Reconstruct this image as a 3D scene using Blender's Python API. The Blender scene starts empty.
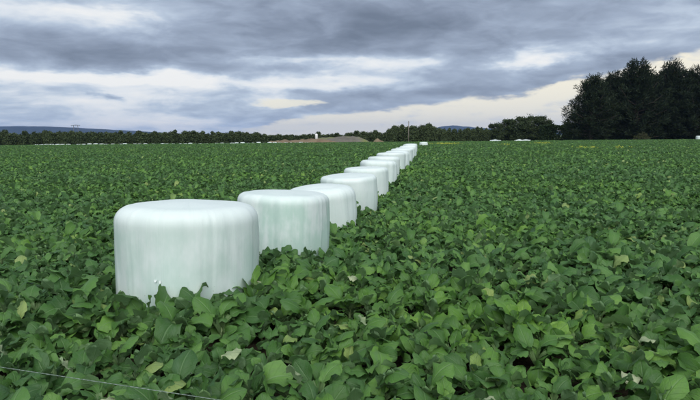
import bpy, math, random
import numpy as np
from mathutils import Matrix, Vector, Euler, noise as mnoise

scene = bpy.context.scene
COL = scene.collection
R = math.radians

# ------------------------------------------------------------------ camera
F = 544.0                                   # focal length in photo pixels (700 wide)
CAM_H = 1.9
PITCH = 6.65
ROLL = -0.5
cam_data = bpy.data.cameras.new('camera')
cam_data.sensor_width = 36.0
cam_data.lens = F / 700.0 * 36.0
cam_data.clip_start = 0.05
cam_data.clip_end = 40000.0
cam = bpy.data.objects.new('camera', cam_data)
COL.objects.link(cam)
CAM_M = (Matrix.Translation((0, 0, CAM_H)) @ Euler((R(90 - PITCH), 0, 0)).to_matrix().to_4x4()
         @ Matrix.Rotation(R(ROLL), 4, 'Z'))
cam.matrix_world = CAM_M
scene.camera = cam


def ray(px, py):
    d = Vector(((px - 350.0) / F, (200.0 - py) / F, -1.0))
    return (CAM_M.to_3x3() @ d).normalized()


def on_plane(px, py, z):                    # the point a pixel meets at height z
    d = ray(px, py)
    t = (z - CAM_H) / d.z
    return Vector((d.x * t, d.y * t, z))


def at_dist(px, py, y):                     # the point a pixel meets at distance y ahead
    d = ray(px, py)
    t = y / d.y
    return Vector((d.x * t, y, CAM_H + d.z * t))


def x_at(px, y, py=140):
    return at_dist(px, py, y).x


# ------------------------------------------------------------------ world: overcast sky
SUN_EL, SUN_AZ = R(49), R(172)             # azimuth from +Y towards +X
world = bpy.data.worlds.new('World')
scene.world = world
world.use_nodes = True
wt = world.node_tree
wt.nodes.clear()


class NT:
    """small helper to chain shader nodes"""
    def __init__(self, tree):
        self.t = tree

    def n(self, kind, **kw):
        nd = self.t.nodes.new(kind)
        for k, v in kw.items():
            setattr(nd, k, v)
        return nd

    def put(self, sock, v):
        if isinstance(v, bpy.types.NodeSocket):
            self.t.links.new(v, sock)
        elif v is not None:
            sock.default_value = v

    def m(self, op, a, b=None, c=None, clamp=False):
        nd = self.n('ShaderNodeMath', operation=op, use_clamp=clamp)
        for s, v in zip(nd.inputs, (a, b, c)):
            self.put(s, v)
        return nd.outputs[0]

    def v(self, op, a, b=None, c=None):
        nd = self.n('ShaderNodeVectorMath', operation=op)
        for s, v in zip(nd.inputs, (a, b, c)):
            self.put(s, v)
        return nd.outputs['Value'] if op in ('DOT_PRODUCT', 'LENGTH', 'DISTANCE') else nd.outputs[0]

    def xyz(self, x, y, z=0.0):
        nd = self.n('ShaderNodeCombineXYZ')
        for s, v in zip(nd.inputs, (x, y, z)):
            self.put(s, v)
        return nd.outputs[0]

    def sep(self, v):
        nd = self.n('ShaderNodeSeparateXYZ')
        self.put(nd.inputs[0], v)
        return nd.outputs

    def noise(self, vec, scale, detail=4.0, rough=0.55, dist=0.0, col=False):
        nd = self.n('ShaderNodeTexNoise')
        self.put(nd.inputs['Vector'], vec)
        self.put(nd.inputs['Scale'], scale)
        self.put(nd.inputs['Detail'], detail)
        self.put(nd.inputs['Roughness'], rough)
        self.put(nd.inputs['Distortion'], dist)
        return nd.outputs['Color'] if col else nd.outputs[0]

    def ramp(self, fac, stops, interp='LINEAR'):
        nd = self.n('ShaderNodeValToRGB')
        cr = nd.color_ramp
        cr.interpolation = interp
        while len(cr.elements) > 1:
            cr.elements.remove(cr.elements[-1])
        for i, (p, c) in enumerate(stops):
            e = cr.elements[0] if i == 0 else cr.elements.new(p)
            e.position = p
            e.color = (c[0], c[1], c[2], 1)
        self.put(nd.inputs[0], fac)
        return nd.outputs[0]

    def mix(self, fac, a, b, blend='MIX'):
        nd = self.n('ShaderNodeMix', data_type='RGBA', blend_type=blend)
        self.put(nd.inputs[0], fac)
        for s, v in ((nd.inputs[6], a), (nd.inputs[7], b)):
            if isinstance(v, tuple) and len(v) == 3:
                v = (*v, 1.0)
            self.put(s, v)
        return nd.outputs[2]

    def rng(self, x, a, b, c=0.0, d=1.0, kind='SMOOTHSTEP'):
        nd = self.n('ShaderNodeMapRange', interpolation_type=kind)
        for s, v in zip(nd.inputs, (x, a, b, c, d)):
            self.put(s, v)
        return nd.outputs[0]


def srgb(r, g, b):
    f = lambda c: (c / 255 / 12.92) if c / 255 <= 0.04045 else ((c / 255 + 0.055) / 1.055) ** 2.4
    return (f(r), f(g), f(b))


EXPOSURE = 1.2
SKY_STRENGTH = 0.1
W = NT(wt)


def sky_col(r, g, b):                       # a cloud colour as displayed -> radiance before the strength
    k = 1.0 / (2 ** EXPOSURE * SKY_STRENGTH)
    return tuple(c * k for c in srgb(r, g, b))


tc = W.n('ShaderNodeTexCoord')
dirn = tc.outputs['Generated']
dx, dy, dz = W.sep(dirn)
az = W.m('ARCTAN2', dx, dy)
el = W.m('ARCSINE', dz)
# clouds lie on a flat layer overhead, so they draw out into bands towards the horizon
hz = W.m('ADD', W.m('MAXIMUM', dz, 0.0), 0.15)
lay = W.xyz(W.m('DIVIDE', dx, hz), W.m('DIVIDE', dy, hz), 3.7)
n_big = W.noise(lay, 0.42, 5, 0.55)
n_mid = W.rng(W.noise(W.v('ADD', lay, (11.3, 4.1, 8.8)), 1.7, 7, 0.55, 0.3), 0.15, 0.85)
n_fin = W.noise(W.xyz(W.m('MULTIPLY', az, 7.0), W.m('MULTIPLY', el, 24.0), 1.3), 1.6, 7, 0.6, 0.6)
# angular coordinates with ragged edges
ae = W.xyz(W.m('MULTIPLY', az, 1.0), W.m('MULTIPLY', el, 3.2), 0.0)
wv = W.noise(ae, 6.0, 5, 0.6, 0.0, True)
wv2 = W.noise(W.v('ADD', ae, (4.0, 2.0, 0)), 22.0, 4, 0.6, 0.0, True)
warp = W.v('ADD', W.v('MULTIPLY', W.v('SUBTRACT', wv, (0.5, 0.5, 0.5)), (0.17, 0.042, 0)),
           W.v('MULTIPLY', W.v('SUBTRACT', wv2, (0.5, 0.5, 0.5)), (0.065, 0.020, 0)))
uv = W.v('ADD', W.xyz(az, el, 0.0), warp)


def px_dir(px, py):
    d = ray(px, py)
    return math.atan2(d.x, d.y), math.asin(d.z)


def blob(px, py, sx, sy):
    a, e = px_dir(px, py)
    d = W.v('MULTIPLY', W.v('SUBTRACT', uv, (a, e, 0)), (F / sx, F / sy, 0))
    return W.m('POWER', 2.718, W.m('MULTIPLY', W.v('DOT_PRODUCT', d, d), -1.0))


B = W.m('ADD', 0.41, W.m('MULTIPLY', W.m('SUBTRACT', n_big, 0.5), 0.70))
B = W.m('ADD', B, W.m('MULTIPLY', W.m('SUBTRACT', n_mid, 0.5), 0.42))
B = W.m('ADD', B, W.m('MULTIPLY', W.m('SUBTRACT', W.rng(n_fin, 0.3, 0.7), 0.5), 0.17))
SKY_BLOBS = [  # px, py, half width, half height, weight (brightness of the cloud there)
    (25, 10, 90, 16, 0.34), (115, 14, 40, 7, 0.22), (60, 52, 120, 13, -0.20), (190, 45, 90, 16, -0.16),
    (60, 76, 130, 6, 0.36), (160, 80, 100, 10, 0.46), (130, 100, 50, 18, 0.26), (60, 112, 140, 26, 0.30),
    (106, 99, 11, 4, -0.42), (230, 86, 40, 8, 0.16), (215, 112, 60, 9, -0.10),
    (250, 58, 50, 5, 0.14), (310, 60, 70, 6, 0.28), (400, 64, 60, 8, 0.42), (345, 84, 80, 7, 0.42),
    (272, 104, 34, 6, 0.46), (240, 90, 80, 5, -0.12), (380, 98, 90, 10, -0.10), (300, 28, 220, 20, -0.08),
    (470, 30, 220, 26, -0.14), (530, 58, 30, 8, 0.62), (560, 46, 60, 5, 0.14), (620, 47, 50, 4, 0.12),
    (450, 85, 90, 11, -0.12), (575, 68, 60, 8, -0.14), (640, 15, 120, 14, 0.04), (190, 128, 120, 12, 0.24),
    (165, 122, 40, 6, 0.16)]
for (px, py, sx, sy, w_) in SKY_BLOBS:
    B = W.m('ADD', B, W.m('MULTIPLY', blob(px, py, sx, sy), w_))
cloud = W.ramp(B, [(0.0, sky_col(110, 120, 136)), (0.22, sky_col(136, 147, 165)), (0.45, sky_col(164, 177, 196)),
                   (0.62, sky_col(192, 205, 221)), (0.80, sky_col(230, 235, 240)), (1.0, sky_col(250, 249, 246))])
# the clear pale strip under the cloud edge, low on the right
EDGE = [(150, 150), (235, 138), (252, 128), (300, 118), (335, 113), (372, 113), (410, 106), (450, 101), (500, 97),
        (540, 88), (575, 79), (610, 73), (650, 66), (685, 56), (720, 47)]
fc = W.n('ShaderNodeFloatCurve')
su, sv = W.sep(uv)[0:2]
A0, A1 = -0.9, 0.9
crv = fc.mapping.curves[0]
pts = [(px_dir(px, py)[0], px_dir(px, py)[1]) for px, py in EDGE]
pts = [(-0.9, -0.02)] + pts + [(0.9, 0.17)]
norm = [((a - A0) / (A1 - A0), min(max((e + 0.05) / 0.3, 0), 1)) for a, e in pts]
crv.points[0].location = norm[0]
crv.points[1].location = norm[-1]
for p in norm[1:-1]:
    crv.points.new(*p)
fc.mapping.update()
W.put(fc.inputs['Value'], W.m('DIVIDE', W.m('SUBTRACT', su, A0), A1 - A0, clamp=True))
edge_el = W.m('SUBTRACT', W.m('MULTIPLY', fc.outputs[0], 0.3), 0.05)
gap = W.rng(W.m('SUBTRACT', edge_el, sv), -0.003, 0.007)
gap = W.m('MULTIPLY', gap, W.rng(W.m('ABSOLUTE', az), 0.75, 0.6))
wisp = W.rng(W.noise(W.v('ADD', ae, (1.5, 7.3, 0)), 11.0, 5, 0.6), 0.53, 0.72)
cream = W.mix(W.m('MULTIPLY', wisp, 0.75), sky_col(255, 247, 224), sky_col(205, 211, 219))
cream2 = W.mix(W.rng(el, 0.02, 0.11), W.mix(0.25, cream, sky_col(222, 225, 226)), cream)
clouded = W.mix(gap, cloud, cream2)
# the bright cream streak above the earth bank
clouded = W.mix(W.m('MULTIPLY', W.rng(blob(282, 105, 34, 5.5), 0.25, 0.6), 0.9), clouded, sky_col(249, 243, 222))
sky = W.n('ShaderNodeTexSky', sky_type='NISHITA', sun_disc=False, sun_elevation=SUN_EL, sun_rotation=SUN_AZ)
sky_all = W.mix(0.97, sky.outputs[0], clouded)
bg = W.n('ShaderNodeBackground')
W.put(bg.inputs['Color'], sky_all)
bg.inputs['Strength'].default_value = SKY_STRENGTH
out = W.n('ShaderNodeOutputWorld')
wt.links.new(bg.outputs[0], out.inputs['Surface'])

# ------------------------------------------------------------------ sun behind the cloud, exposure
sun_data = bpy.data.lights.new('sun', 'SUN')
sun_data.energy = 1.5
sun_data.angle = R(80)
sun_data.color = (1.0, 0.97, 0.93)
sun = bpy.data.objects.new('sun', sun_data)
COL.objects.link(sun)
sdir = Vector((math.sin(SUN_AZ) * math.cos(SUN_EL), math.cos(SUN_AZ) * math.cos(SUN_EL), math.sin(SUN_EL)))
sun.rotation_euler = sdir.to_track_quat('Z', 'Y').to_euler()
sun.location = sdir * 60

vs = scene.view_settings
vs.view_transform = 'Standard'
vs.look = 'None'
vs.exposure = EXPOSURE
vs.gamma = 1.0
vs.use_curve_mapping = False
scene.render.engine = 'CYCLES'
cy = scene.cycles
cy.use_denoising = True
cy.max_bounces = 6
cy.diffuse_bounces = 3
cy.glossy_bounces = 2
cy.transmission_bounces = 4
cy.volume_bounces = 0
cy.caustics_reflective = False
cy.caustics_refractive = False
try:
    cy.denoiser = 'OPENIMAGEDENOISE'
except Exception:
    pass


# ------------------------------------------------------------------ helpers
def tag(o, label=None, cat=None, group=None, kind=None):
    for k, v in (('label', label), ('category', cat), ('group', group), ('kind', kind)):
        if v:
            o[k] = v
    return o


def mesh_from(name, V, Fc, mat=None, smooth=True, uv=None):
    me = bpy.data.meshes.new(name)
    me.from_pydata([tuple(v) for v in V], [], [tuple(f) for f in Fc])
    if uv is not None:
        lay_ = me.uv_layers.new(name='UVMap')
        idx = np.zeros(len(me.loops), dtype=np.int32)
        me.loops.foreach_get('vertex_index', idx)
        lay_.data.foreach_set('uv', np.asarray(uv, dtype=np.float32)[idx].ravel())
    if smooth:
        me.polygons.foreach_set('use_smooth', [True] * len(me.polygons))
    if mat:
        me.materials.append(mat)
    me.update()
    return me


def link(name, me, parent=None, M=None):
    o = bpy.data.objects.new(name, me)
    COL.objects.link(o)
    if parent:
        o.parent = parent
    if M is not None:
        o.matrix_basis = M
    return o


def empty(name, loc, rz=0.0):
    o = bpy.data.objects.new(name, None)
    o.empty_display_size = 0.2
    o.location = loc
    o.rotation_euler = (0, 0, rz)
    COL.objects.link(o)
    return o


def new_mat(name, base=None, rough=0.6, spec=0.3):
    m = bpy.data.materials.new(name)
    m.use_nodes = True
    t = NT(m.node_tree)
    b = m.node_tree.nodes['Principled BSDF']
    b.inputs['Roughness'].default_value = rough
    b.inputs['Specular IOR Level'].default_value = spec
    if base:
        b.inputs['Base Color'].default_value = (*base, 1)
    return m, t, b


def tube(pts, radii, seg=8, caps=True):
    """vertices and faces of a tapered tube along pts"""
    V, Fc = [], []
    n = len(pts)
    pts = [Vector(p) for p in pts]
    for i, p in enumerate(pts):
        d = (pts[min(i + 1, n - 1)] - pts[max(i - 1, 0)]).normalized()
        a = d.orthogonal().normalized() if i == 0 else (a - d * a.dot(d)).normalized()
        b = d.cross(a)
        for k in range(seg):
            an = 2 * math.pi * k / seg
            V.append(p + (a * math.cos(an) + b * math.sin(an)) * radii[i])
    for i in range(n - 1):
        for k in range(seg):
            k2 = (k + 1) % seg
            Fc.append((i * seg + k, i * seg + k2, (i + 1) * seg + k2, (i + 1) * seg + k))
    if caps:
        Fc.append(tuple(range(seg))[::-1])
        Fc.append(tuple((n - 1) * seg + k for k in range(seg)))
    return V, Fc


class Bag:
    """collects vertices and faces for one mesh"""
    def __init__(self):
        self.V, self.F = [], []

    def add(self, V, Fc):
        o = len(self.V)
        self.V += [tuple(v) for v in V]
        self.F += [tuple(i + o for i in f) for f in Fc]


def ground_z(x, y):
    """gentle lie of the field: a shallow dip about 14 m out"""
    z = -0.11 * math.exp(-((y - 14.5) / 5.5) ** 2)
    if y < 140:
        z += 0.03 * math.sin(x * 0.37 + 1.0) * math.sin(y * 0.23) * min(1, y / 6)
    return z


# ------------------------------------------------------------------ materials
def leaf_material(name, pale=False):
    m, t, b = new_mat(name, rough=0.48, spec=0.30)
    geo = t.n('ShaderNodeNewGeometry')
    oi = t.n('ShaderNodeObjectInfo')
    at = t.n('ShaderNodeAttribute', attribute_name='tone')
    uvn = t.n('ShaderNodeUVMap')
    r = t.m('FRACT', t.m('ADD', at.outputs['Fac'], oi.outputs['Random']))
    pos = geo.outputs['Position']
    px, py, pz = t.sep(pos)
    fld = t.noise(t.xyz(t.m('MULTIPLY', px, 0.13), t.m('MULTIPLY', py, 0.30), 0.0), 1.0, 3, 0.6)
    fld = t.rng(fld, 0.42, 0.62)
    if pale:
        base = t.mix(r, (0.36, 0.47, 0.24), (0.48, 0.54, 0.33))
    else:
        cool = t.ramp(r, [(0.0, (0.036, 0.103, 0.026)), (0.45, (0.058, 0.156, 0.033)), (0.80, (0.095, 0.222, 0.047)),
                          (0.965, (0.131, 0.277, 0.058)), (0.985, (0.273, 0.374, 0.119)), (1.0, (0.312, 0.407, 0.140))])
        warm = t.ramp(r, [(0.0, (0.053, 0.144, 0.018)), (0.5, (0.092, 0.222, 0.025)), (0.85, (0.139, 0.298, 0.034)),
                          (0.97, (0.181, 0.347, 0.039)), (1.0, (0.273, 0.364, 0.090))])
        base = t.mix(t.m('MULTIPLY', fld, 0.85), cool, warm)
    # veins from the leaf's own coordinates: u across (-1..1 -> 0..1), v along
    u, v, _ = t.sep(uvn.outputs[0])
    au = t.m('ABSOLUTE', t.m('SUBTRACT', t.m('MULTIPLY', u, 2.0), 1.0))
    mid = t.rng(au, 0.10, 0.02)
    sv_ = t.m('FRACT', t.m('SUBTRACT', t.m('MULTIPLY', v, 7.0), t.m('MULTIPLY', au, 1.6)))
    side = t.m('MULTIPLY', t.rng(t.m('ABSOLUTE', t.m('SUBTRACT', sv_, 0.5)), 0.08, 0.0), 0.45)
    vein = t.m('MAXIMUM', mid, side)
    base = t.mix(t.m('MULTIPLY', vein, 0.40), base, (0.19, 0.31, 0.14))
    base = t.mix(t.m('MULTIPLY', t.rng(v, 0.42, 0.34), 0.7), base, (0.19, 0.29, 0.12))
    blotch = t.noise(uvn.outputs[0], 5.0, 3)
    base = t.mix(t.rng(blotch, 0.35, 0.75, 0.0, 0.35), base, (0.085, 0.155, 0.066))
    bloom = t.m('MULTIPLY', t.rng(t.noise(t.v('ADD', uvn.outputs[0], t.xyz(t.m('MULTIPLY', r, 40.0), 0, 0)), 2.2, 3), 0.45, 0.75), 0.20)
    base = t.mix(bloom, base, (0.15, 0.24, 0.16))
    base = t.mix(t.m('MULTIPLY', geo.outputs['Backfacing'], 0.6), base, (0.17, 0.27, 0.145))
    t.put(b.inputs['Base Color'], base)
    bump = t.n('ShaderNodeBump')
    bump.inputs['Strength'].default_value = 0.6
    bump.inputs['Distance'].default_value = 0.006
    t.put(bump.inputs['Height'], t.m('ADD', t.m('MULTIPLY', vein, -1.0), t.noise(uvn.outputs[0], 14.0, 2)))
    t.put(b.inputs['Normal'], bump.outputs[0])
    tr = t.n('ShaderNodeBsdfTranslucent')
    t.put(tr.inputs['Color'], t.mix(0.35, base, (0.13, 0.29, 0.04)))
    mx = t.n('ShaderNodeMixShader')
    mx.inputs[0].default_value = 0.26
    o_ = [n for n in m.node_tree.nodes if n.type == 'OUTPUT_MATERIAL'][0]
    m.node_tree.links.new(b.outputs[0], mx.inputs[1])
    m.node_tree.links.new(tr.outputs[0], mx.inputs[2])
    m.node_tree.links.new(mx.outputs[0], o_.inputs[0])
    return m


M_LEAF = leaf_material('brassica_leaf')
M_PALE = leaf_material('brassica_leaf_pale', True)
M_STEM, t, b = new_mat('brassica_stem', (0.20, 0.28, 0.12), 0.55)

M_SOIL, t, b = new_mat('soil', rough=0.95, spec=0.1)
g = t.n('ShaderNodeNewGeometry')
t.put(b.inputs['Base Color'], t.ramp(t.noise(g.outputs['Position'], 9.0, 6), [(0.3, (0.020, 0.016, 0.010)), (0.7, (0.050, 0.042, 0.026))]))
bp = t.n('ShaderNodeBump')
bp.inputs['Distance'].default_value = 0.04
t.put(bp.inputs['Height'], t.noise(g.outputs['Position'], 25.0, 5))
t.put(b.inputs['Normal'], bp.outputs[0])

M_PASTURE, t, b = new_mat('pasture', rough=0.9, spec=0.1)
g = t.n('ShaderNodeNewGeometry')
sp = t.sep(g.outputs['Position'])
nz = t.noise(t.xyz(t.m('MULTIPLY', sp[0], 0.02), t.m('MULTIPLY', sp[1], 0.06), 0.0), 1.0, 6, 0.65)
t.put(b.inputs['Base Color'], t.ramp(nz, [(0.3, (0.055, 0.090, 0.026)), (0.5, (0.095, 0.125, 0.038)), (0.72, (0.16, 0.165, 0.065))]))


def bale_material():
    m, t, b = new_mat('bale_wrap_film', rough=0.5, spec=0.28)
    tc_ = t.n('ShaderNodeTexCoord')
    oi = t.n('ShaderNodeObjectInfo')
    x, y, z = t.sep(tc_.outputs['Object'])
    ang = t.m('ARCTAN2', y, x)
    rad = t.m('SQRT', t.m('ADD', t.m('MULTIPLY', x, x), t.m('MULTIPLY', y, y)))
    ca, sa = t.m('COSINE', ang), t.m('SINE', ang)
    off = t.m('MULTIPLY', oi.outputs['Random'], 37.0)
    # film bands run up the side and over the end
    run = t.m('ADD', t.m('MULTIPLY', z, 0.16), t.m('MULTIPLY', rad, -0.16))
    band = t.noise(t.xyz(ca, sa, t.m('ADD', run, off)), 7.0, 5, 0.62)
    fine = t.noise(t.xyz(ca, sa, t.m('ADD', t.m('MULTIPLY', run, 0.4), off)), 30.0, 3, 0.6)
    patch = t.noise(t.v('ADD', t.v('MULTIPLY', tc_.outputs['Object'], (2.4, 2.4, 1.5)), t.xyz(off, off, 0)), 1.0, 4, 0.6)
    oc = t.sep(oi.outputs['Color'])
    green = t.m('MULTIPLY', t.rng(t.m('ADD', t.m('MULTIPLY', patch, 0.75), t.m('MULTIPLY', band, 0.25)), 0.36, 0.62), oc[0])
    # the green showing through fades towards the top end
    green = t.m('MULTIPLY', green, t.rng(z, 1.12, 0.85, 0.15, 1.0))
    base = t.mix(green, (0.685, 0.77, 0.745), (0.47, 0.63, 0.56))
    base = t.mix(t.rng(fine, 0.5, 0.8, 0.0, 0.12), base, (0.76, 0.80, 0.79))
    line = t.noise(t.xyz(ca, sa, t.m('ADD', t.m('MULTIPLY', run, 0.25), off)), 13.0, 2, 0.5)
    crease = t.rng(line, 0.60, 0.68)
    base = t.mix(t.m('MULTIPLY', crease, 0.14), base, (0.50, 0.63, 0.57))
    dirt = t.m('MULTIPLY', t.rng(t.noise(tc_.outputs['Object'], 38.0, 3), 0.66, 0.74), t.rng(z, 0.65, 0.25))
    base = t.mix(t.m('MULTIPLY', dirt, 0.6), base, (0.25, 0.27, 0.20))
    t.put(b.inputs['Base Color'], base)
    t.put(b.inputs['Roughness'], t.rng(band, 0.3, 0.7, 0.36, 0.52))
    h = t.m('ADD', t.m('MULTIPLY', band, 0.8), t.m('ADD', t.m('MULTIPLY', fine, 0.35), t.m('MULTIPLY', crease, -0.15)))
    bump = t.n('ShaderNodeBump')
    bump.inputs['Strength'].default_value = 0.15
    bump.inputs['Distance'].default_value = 0.025
    t.put(bump.inputs['Height'], h)
    t.put(b.inputs['Normal'], bump.outputs[0])
    b.inputs['Subsurface Weight'].default_value = 0.0
    return m


M_BALE = bale_material()
M_FILM, t, b = new_mat('loose_film', (0.68, 0.76, 0.74), 0.35, 0.4)


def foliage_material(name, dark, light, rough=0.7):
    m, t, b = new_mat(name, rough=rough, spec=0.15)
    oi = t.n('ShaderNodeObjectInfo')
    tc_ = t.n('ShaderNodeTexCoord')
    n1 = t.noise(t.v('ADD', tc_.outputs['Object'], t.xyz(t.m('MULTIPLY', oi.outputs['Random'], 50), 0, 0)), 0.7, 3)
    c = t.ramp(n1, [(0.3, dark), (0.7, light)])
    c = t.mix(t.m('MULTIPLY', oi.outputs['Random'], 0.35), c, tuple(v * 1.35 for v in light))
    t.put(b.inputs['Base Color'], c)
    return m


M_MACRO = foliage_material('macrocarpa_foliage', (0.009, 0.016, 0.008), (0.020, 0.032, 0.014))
M_BELT = foliage_material('shelterbelt_foliage', (0.040, 0.062, 0.026), (0.070, 0.096, 0.040))
M_BROAD = foliage_material('broadleaf_foliage', (0.026, 0.042, 0.018), (0.052, 0.074, 0.030))
M_HEDGE = foliage_material('hedge_foliage', (0.018, 0.034, 0.013), (0.034, 0.058, 0.020))
M_BUSH = foliage_material('bush_foliage', (0.026, 0.032, 0.014), (0.050, 0.056, 0.024))
M_BARK, t, b = new_mat('bark', rough=0.9, spec=0.1)
t.put(b.inputs['Base Color'], t.ramp(t.noise(t.n('ShaderNodeTexCoord').outputs['Object'], 4.0, 5), [(0.3, (0.05, 0.042, 0.034)), (0.7, (0.12, 0.10, 0.085))]))
M_WOODPOLE, t, b = new_mat('weathered_pole', (0.20, 0.18, 0.155), 0.85, 0.1)
M_STEEL, t, b = new_mat('galvanised_steel', (0.10, 0.105, 0.11), 0.5, 0.4)
M_WIRE, t, b = new_mat('poly_wire', rough=0.5)
tw = t.n('ShaderNodeTexCoord').outputs['Object']
t.put(b.inputs['Base Color'], t.ramp(t.noise(tw, 60.0, 2), [(0.35, (0.10, 0.15, 0.12)), (0.65, (0.26, 0.32, 0.28))]))
M_WHITE, t, b = new_mat('white_paint', (0.80, 0.81, 0.80), 0.5)
M_PLASTIC, t, b = new_mat('black_plastic', (0.03, 0.03, 0.03), 0.5)
M_YELLOW, t, b = new_mat('yellow_petals', (0.46, 0.50, 0.06), 0.6, 0.2)
M_EARTH, t, b = new_mat('bare_earth', rough=0.95, spec=0.1)
g = t.n('ShaderNodeNewGeometry')
t.put(b.inputs['Base Color'], t.ramp(t.noise(g.outputs['Position'], 0.35, 6, 0.65), [(0.3, (0.13, 0.095, 0.062)), (0.55, (0.20, 0.155, 0.105)), (0.75, (0.15, 0.16, 0.075))]))
M_GRAVEL, t, b = new_mat('gravel_heap', rough=0.95, spec=0.1)
g = t.n('ShaderNodeNewGeometry')
sp = t.sep(g.outputs['Position'])
gr = t.ramp(t.noise(g.outputs['Position'], 0.5, 6, 0.65), [(0.3, (0.105, 0.10, 0.085)), (0.7, (0.165, 0.155, 0.13))])
M_GRAVEL_N = t.rng(t.noise(t.v('MULTIPLY', g.outputs['Position'], (0.10, 0.25, 0.25)), 1.0, 4), 0.50, 0.62)
t.put(b.inputs['Base Color'], t.mix(M_GRAVEL_N, gr, (0.17, 0.19, 0.075)))
M_HILL, t, b = new_mat('forested_hill', rough=0.95, spec=0.05)
g = t.n('ShaderNodeNewGeometry')
t.put(b.inputs['Base Color'], t.ramp(t.noise(g.outputs['Position'], 0.004, 5, 0.6), [(0.3, (0.012, 0.018, 0.016)), (0.7, (0.028, 0.036, 0.028))]))


# ------------------------------------------------------------------ the setting
def sheet(name, xs, ys, zf, mat):
    V = [(x, y, zf(x, y)) for y in ys for x in xs]
    nx = len(xs)
    Fc = [(j * nx + i, j * nx + i + 1, (j + 1) * nx + i + 1, (j + 1) * nx + i)
          for j in range(len(ys) - 1) for i in range(nx - 1)]
    return tag(link(name, mesh_from(name, V, Fc, mat)), kind='structure')


FIELD_END = 152.0
FAR_Z = -0.82                               # the next paddock lies a little lower
CROP_X = 140.0
far = [-11500, -4000, -1500, -600, -300, -170]
gx = far + list(np.linspace(-150, 150, 7)) + [-v for v in far[::-1]]
gy = [-11500, -4000, -1500, -500, -200, -60, -12, 0.3, 60, FIELD_END + 4, 220, 300, 600, 1500, 4000, 11500]
sheet('ground', gx, gy, lambda x, y: -0.30 if (0.2 < y < FIELD_END and abs(x) < CROP_X) else (FAR_Z if y > FIELD_END else 0.0), M_PASTURE)
fx = sorted(set(list(np.linspace(-CROP_X, CROP_X, 57)) + list(np.linspace(-12, 12, 49))))
fy = list(np.linspace(-3.0, 40, 100)) + list(np.linspace(41, FIELD_END, 60))
sheet('field', fx, fy, lambda x, y: ground_z(x, y) + 0.006 + (0.0 if y < 150 else 0.0), M_SOIL)


def ridge(name, profile, y0, depth, seed):
    """a long hill: profile is (px, py) along its crest as seen from the field edge"""
    rng = random.Random(seed)
    V, Fc = [], []
    n = 140
    pxs = np.linspace(profile[0][0], profile[-1][0], n)
    tops = np.interp(pxs, [p[0] for p in profile], [p[1] for p in profile])
    rows = [(-1.0, 0.0), (-0.7, 0.18), (-0.45, 0.45), (-0.2, 0.8), (0.0, 1.0), (0.5, 0.8), (1.0, 0.0)]
    for i in range(n):
        p = at_dist(pxs[i], tops[i], y0)
        wob = mnoise.noise((i * 0.23, seed, 0)) * 0.07 + mnoise.noise((i * 0.9, seed, 3)) * 0.03
        for (s, k) in rows:
            yy = y0 + s * depth
            V.append((p.x * yy / y0, yy, max(p.z, 1.0) * k * (1 + wob * (1.2 if k < 1 else 0.5)) - 1.5))
    m_ = len(rows)
    for i in range(n - 1):
        for j in range(m_ - 1):
            Fc.append((i * m_ + j, (i + 1) * m_ + j, (i + 1) * m_ + j + 1, i * m_ + j + 1))
    return tag(link(name, mesh_from(name, V, Fc, M_HILL)), kind='structure')


ridge('hills', [(-220, 134), (-120, 128), (-40, 126.5), (20, 126), (45, 126.3), (75, 127.5), (110, 129.5), (140, 131), (190, 134), (240, 138)], 6500, 900, 3)
ridge('hills', [(415, 136), (428, 130), (440, 126.6), (452, 125.2), (462, 126.0), (474, 127.2), (492, 128.5), (520, 130), (560, 132), (620, 135)], 8600, 800, 7)


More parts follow.
